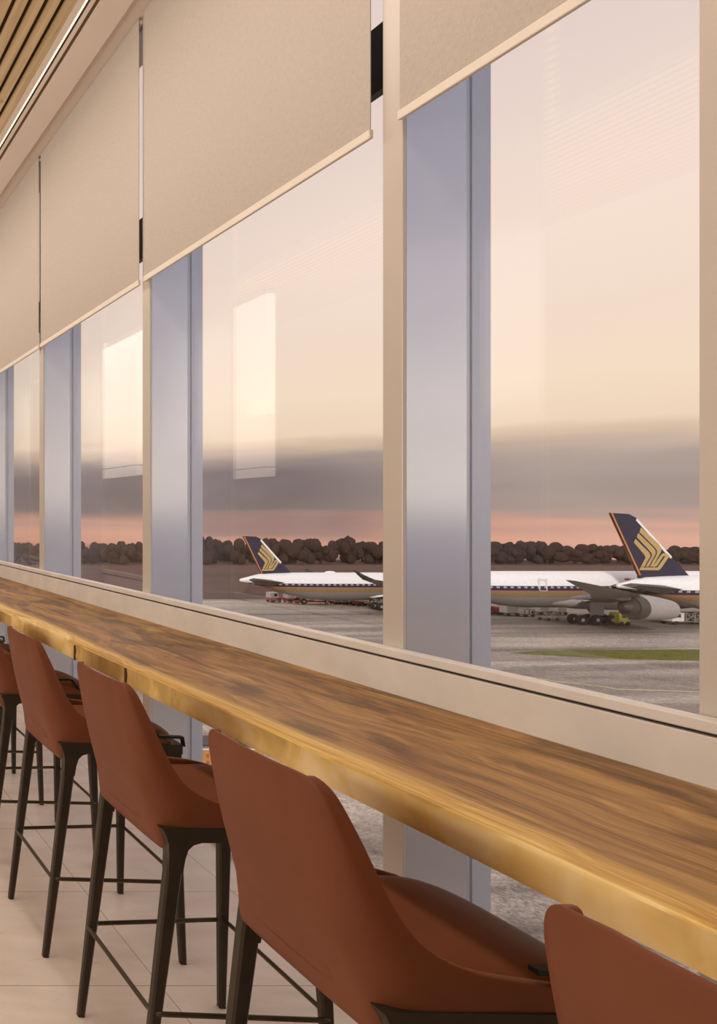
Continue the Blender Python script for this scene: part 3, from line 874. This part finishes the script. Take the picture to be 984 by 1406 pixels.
# --- apron equipment
def wheel_set(root, xs, y, r, w=.35, half=.7):
    for x in xs:
        for s in (-1, 1):
            MB().disc((x, s * half, r), r, w * .7, 'y', 12).build('wheel', M['tyre'], root, True)
def tug(label, px, py, cab=M['cart_white'], body=M['red'], L=2.2, group=None):
    Y = HC * F / (py - CY); q = P(px, py, Y)
    t = empty('baggage_tug', (q[0], Y, ZG)); tag(t, label, 'tug', group)
    MB().box(-L / 2, L / 2, -.75, .75, .35, .95, .06).build('body', body, t)
    cb = MB().prism([(-L / 2, .95), (-L / 2 + .05, 2.0), (.35, 2.0), (.6, .95)], 'y', -.7, .7).build('cab', cab, t)
    MB().box(-.35, .25, -.72, .72, 1.25, 1.75).build('window', M['gasket'], cb)
    wheel_set(t, (-L * .3, L * .3), 0, .36)
    return t
def dolly(label, px, py, L, boxh, mat, group=None):
    Y = HC * F / (py - CY); q = P(px, py, Y)
    t = empty('baggage_dolly', (q[0], Y, ZG)); tag(t, label, 'dolly', group)
    MB().box(-L / 2, L / 2, -.75, .75, .38, .52, .02).build('bed', M['steel'], t)
    if boxh > 0:
        MB().box(-L / 2 + .1, L / 2 - .1, -.7, .7, .52, .52 + boxh, .05).build('load', mat, t)
    else:
        fr = MB()
        for x in (-L / 2 + .1, 0, L / 2 - .1):
            fr.box(x - .06, x + .06, -.72, -.62, .52, 1.25)
        fr.box(-L / 2, L / 2, -.72, -.62, 1.17, 1.27)
        fr.build('rail', M['steel'], t)
    MB().tube([(L / 2, 0, .42), (L / 2 + .3, 0, .35)], .05, 6).build('tow_bar', M['steel'], t)
    wheel_set(t, (-L * .33, L * .33), 0, .26)
tug('white and red tug parked alone, leftmost on the apron below the farther tail', 375.5, 826.8)
tug('white and red tug second from the left, behind the loader', 399, 827.6)
def loader(label, px, py):
    Y = HC * F / (py - CY); q = P(px, py, Y)
    t = empty('cargo_loader', (q[0], Y, ZG)); tag(t, label, 'loader')
    MB().box(-3.2, 3.6, -.9, .9, .45, .75, .04).build('chassis', M['red'], t)
    MB().prism([(-3.6, 1.5), (3.4, .95), (3.5, 1.12), (-3.5, 1.75)], 'y', -.85, .85).build('conveyor', M['cart_white'], t)
    MB().box(0.0, 2.9, -.9, .9, .75, 1.75, .06).build('cab', M['cart_white'], t)
    for x in (-2.2, 2.2):
        for s in (-1, 1):
            w = MB().disc((x, s * .9, .62), .62 if x < 0 else .42, .3, 'y', 14).build('wheel', M['tyre'], t, True)
            MB().disc((x, s * 1.02, .62), .28, .16, 'y', 10).build('hub', M['hub'], t, True)
loader('white and red belt loader with big wheels under the farther fuselage', 428, 829.6)
GA = 'flat baggage dollies in a row below the farther aircraft'
for k, (px, py) in enumerate(((460, 829.6), (470, 829.8), (480, 829.6))):
    dolly(['empty railed dolly directly right of the belt loader', 'empty railed dolly in the middle of the row right of the belt loader', 'empty railed dolly left of the white boxed red dolly'][k], px, py, 0.9, 0, M['steel'], GA)
dolly('red dolly with a white box below the farther wing tip', 492, 832.0, 1.3, .3, M['red'], GA)
dolly('flat dolly nearest the black wheel of the farther aircraft', 509, 832.5, 1.6, 0, M['steel'], GA)
GB = 'baggage carts behind the near fuselage'
for px, py, L, bh, mat, lab in ((664, 843.0, 1.8, .9, M['navy_cart'], 'navy cart beside the blue window column, under the near fuselage'),
                               (681, 843.2, 1.2, .8, M['red'], 'small red cart between the navy cart and the white container'),
                               (698, 845.0, 2.2, 1.5, M['cart_white'], 'white container on a dolly, tallest of the carts under the near fuselage'),
                               (721, 846.5, 1.8, 0, M['steel'], 'empty railed dolly right of the tall white container'),
                               (742, 843.5, 1.8, .9, M['cart_white'], 'white low cart under the middle of the near fuselage'),
                               (766, 843.8, 1.7, .8, M['cart_white'], 'white low cart left of the dark wheel bogie'),
                               (753, 851.5, 2.2, 0, M['steel'], 'empty railed dolly in front of the white low carts')):
    dolly(lab, px, py, L, bh, mat, GB)
tug('yellow tug beside the dark wheel bogie of the near aircraft', 850, 858.5, M['yellow'], M['yellow'], 1.7)
dolly('red flat dolly under the grey engine', 872, 849, 3.2, .25, M['red'])
def truck(label, px, py):
    Y = HC * F / (py - CY); q = P(px, py, Y)
    t = empty('service_truck', (q[0], Y, ZG)); tag(t, label, 'truck')
    cb = MB().box(-1.6, .3, -.95, .95, .55, 1.95, .08).build('cab', M['cart_white'], t)
    MB().box(-1.1, -.3, -.97, .97, 1.2, 1.75).build('window', M['gasket'], cb)
    MB().box(-1.7, 5.2, -.9, .9, .45, .6).build('chassis', M['steel'], t)
    for k in range(3):
        b = MB()
        x0 = .6 + k * 1.5
        for a, c_ in (((x0, .6), (x0, 1.8)), ((x0 + 1.4, .6), (x0 + 1.4, 1.8)), ((x0, 1.8), (x0 + 1.4, 1.8)), ((x0, .6), (x0 + 1.4, 1.8)), ((x0, 1.8), (x0 + 1.4, .6))):
            b.tube([(a[0], -.85, a[1]), (c_[0], -.85, c_[1])], .09, 6)
            b.tube([(a[0], .85, a[1]), (c_[0], .85, c_[1])], .09, 6)
        b.build('cage', M['steel'], t)
    wheel_set(t, (-1.0, 3.6), 0, .42, .4, .8)
truck('white cab truck with lattice cages right of the grey engine', 927, 857.0)
# amber loader glimpsed under the counter, beside the blue column
def amber():
    Y = 50.0
    q = P(285, 1018, Y)
    t = empty('container_loader', (q[0] + .9, Y, ZG)); tag(t, 'amber container loader glimpsed under the counter beside the blue column', 'loader')
    z = q[2] - ZG
    MB().box(-2.2, 2.2, -1.0, 1.0, .5, z - .25, .03).build('side_panel', M['amber'], t)
    MB().box(-2.3, 2.3, -1.05, 1.05, z - .25, z - .17).build('rail', M['cart_white'], t)
    MB().box(-2.2, 2.2, -.8, .8, z - .17, z + .02).build('roller_bed', M['steel'], t)
    MB().box(-2.3, 2.3, -1.02, 1.02, z + .02, z + .10).build('top_rail', M['gasket'], t)
    for k in range(2): MB().box(-1.56, -1.40, -1.03, -.99, z - .75 - k * .45, z - .55 - k * .45).build('reflector', M['red'], t)
    wheel_set(t, (-1.5, 1.5), 0, .5, .4, .8)
amber()

# ------------------------------------------------------------------ sky
w = bpy.data.worlds.new('dusk sky'); scn.world = w
w.use_nodes = True
t = w.node_tree
class WN(NT):
    def __init__(self, t): self.t = t
W = WN(t)
bg = t.nodes['Background']
tc = W.n('ShaderNodeTexCoord')
nrm = W.n('ShaderNodeVectorMath', operation='NORMALIZE'); W.l(tc.outputs['Generated'], nrm.inputs[0])
sp = W.n('ShaderNodeSeparateXYZ'); W.l(nrm.outputs[0], sp.inputs[0])
hor = W.math('SQRT', W.math('ADD', W.math('MULTIPLY', sp.outputs[0], sp.outputs[0]), W.math('MULTIPLY', sp.outputs[1], sp.outputs[1])))
elev = W.math('DIVIDE', sp.outputs[2], W.math('MAXIMUM', hor, 0.02))
mp = W.n('ShaderNodeMapping'); mp.inputs['Scale'].default_value = (3.0, 3.0, 26.0); W.l(nrm.outputs[0], mp.inputs['Vector'])
cn = W.noise(mp.outputs[0], 1.6, 5, 0.55, 0.5)
mp2 = W.n('ShaderNodeMapping'); mp2.inputs['Scale'].default_value = (2.0, 2.0, 5.0); W.l(nrm.outputs[0], mp2.inputs['Vector'])
cn2 = W.noise(mp2.outputs[0], 1.2, 4, 0.5, 0.3)
e2 = W.math('ADD', elev, W.math('MULTIPLY', W.math('SUBTRACT', cn, 0.5), 0.028))
mrw = W.n('ShaderNodeMapRange'); mrw.inputs['From Min'].default_value = -0.06; mrw.inputs['From Max'].default_value = 0.54
W.l(e2, mrw.inputs['Value'])
def E(v): return (v + 0.06) / 0.6
dusk = W.ramp(mrw.outputs[0], [(E(-.055), lin((96, 70, 62))), (E(-.040), lin((204, 146, 122))), (E(-.026), lin((212, 154, 130))), (E(-.016), lin((190, 142, 126))), (E(-.010), lin((204, 150, 128))),
                              (E(.004), lin((158, 138, 130))), (E(.030), lin((150, 136, 131))), (E(.055), lin((166, 150, 142))), (E(.072), lin((205, 180, 158))),
                              (E(.085), lin((234, 210, 184))), (E(.13), lin((240, 219, 195))), (E(.22), lin((238, 218, 202))), (E(.32), lin((236, 216, 203))), (E(.45), lin((226, 208, 200)))])
azd = W.math('DIVIDE', sp.outputs[0], W.math('MAXIMUM', sp.outputs[1], 0.05))
azf = W.n('ShaderNodeMapRange', interpolation_type='SMOOTHSTEP'); azf.inputs['From Min'].default_value = 1.0; azf.inputs['From Max'].default_value = 0.62
W.l(azd, azf.inputs['Value'])
band = W.ramp(mrw.outputs[0], [(E(-.012), (0, 0, 0, 1)), (E(.002), (.85, .85, .85, 1)), (E(.045), (.85, .85, .85, 1)), (E(.07), (0, 0, 0, 1))])
dusk = W.mix(W.math('MULTIPLY', azf.outputs[0], band), dusk, lin((104, 94, 97)))
azg = W.ramp(azd, [(0.50, (0, 0, 0, 1)), (0.58, (1, 1, 1, 1)), (0.76, (1, 1, 1, 1)), (0.92, (0, 0, 0, 1))])
band2 = W.ramp(mrw.outputs[0], [(E(-.034), (.15, .15, .15, 1)), (E(-.028), (.75, .75, .75, 1)), (E(-.008), (.75, .75, .75, 1)), (E(.0), (0, 0, 0, 1))])
dusk = W.mix(W.math('MULTIPLY', azg, band2), dusk, lin((128, 106, 106)))
dusk = W.mix(W.ramp(cn2, [(0.45, (0, 0, 0, 1)), (0.75, (0.22, 0.22, 0.22, 1))]), dusk, lin((243, 226, 210)))
blue = W.ramp(mrw.outputs[0], [(E(-.055), lin((120, 124, 140))), (E(-.005), lin((150, 152, 166))), (E(.005), lin((246, 236, 222))), (E(.08), lin((226, 219, 213))), (E(.2), lin((178, 178, 188))), (E(.5), lin((154, 157, 176)))])
by = W.n('ShaderNodeMapRange', interpolation_type='SMOOTHSTEP'); by.inputs['From Min'].default_value = 0.12; by.inputs['From Max'].default_value = -0.35
W.l(sp.outputs[1], by.inputs['Value'])
blue = W.mix(1.0, blue, (1.7, 1.65, 1.6, 1), 'MULTIPLY')
sky = W.mix(by.outputs[0], dusk, blue)
W.l(sky, bg.inputs['Color'])
bg.inputs['Strength'].default_value = 1.16

# ------------------------------------------------------------------ lights
def area(name, loc, target, size, sizey, power, col):
    l = bpy.data.lights.new(name, 'AREA'); l.shape = 'RECTANGLE'
    l.size = size; l.size_y = sizey; l.energy = power; l.color = col
    o = bpy.data.objects.new(name, l); COL.objects.link(o)
    o.location = loc
    d = Vector(target) - Vector(loc)
    if abs(d.z) > 0.95 * d.length:       # straight up or down: keep the long side along the room
        o.rotation_euler = (0, math.atan2(-d.x, -d.z), 0)
    else:
        o.rotation_euler = d.to_track_quat('-Z', 'Y').to_euler()
    return o
WARM = (1.0, 0.895, 0.80)
for k, y in enumerate((0.6, 3.2, 5.8, 8.4)):
    area('added_overhead_fill', (0.80, y, 4.12), (0.72, y, 0), 0.4, 2.5, 20, WARM)  # added fill from above, no fitting modelled
area('added_back_fill', (-2.4, -2.6, 3.4), (0.9, 2.4, 1.0), 2.2, 1.8, 26, WARM)  # unseen fill added behind the camera
area('added_side_fill', (-5.2, 2.6, 2.3), (1.2, 3.2, 1.2), 6.0, 2.2, 150, WARM)  # unseen fill added from the left for stool backs and counter face
area('added_up_fill', (-1.0, 4.0, 2.7), (-1.0, 4.0, 4.2), 2.0, 9.0, 105, WARM)  # unseen fill added in mid-room to brighten the ceiling slats
sun = bpy.data.lights.new('low sun', 'SUN'); sun.energy = 2.3; sun.angle = math.radians(8); sun.color = (1.0, 0.90, 0.80)
so = bpy.data.objects.new('low_sun', sun); COL.objects.link(so)
so.rotation_euler = Vector((0.42, 0.80, -0.42)).to_track_quat('-Z', 'Y').to_euler()

# ------------------------------------------------------------------ view
scn.view_settings.view_transform = 'Standard'
scn.view_settings.look = 'None'
scn.view_settings.gamma = 1.0
scn.view_settings.exposure = 0.0
scn.view_settings.use_curve_mapping = False
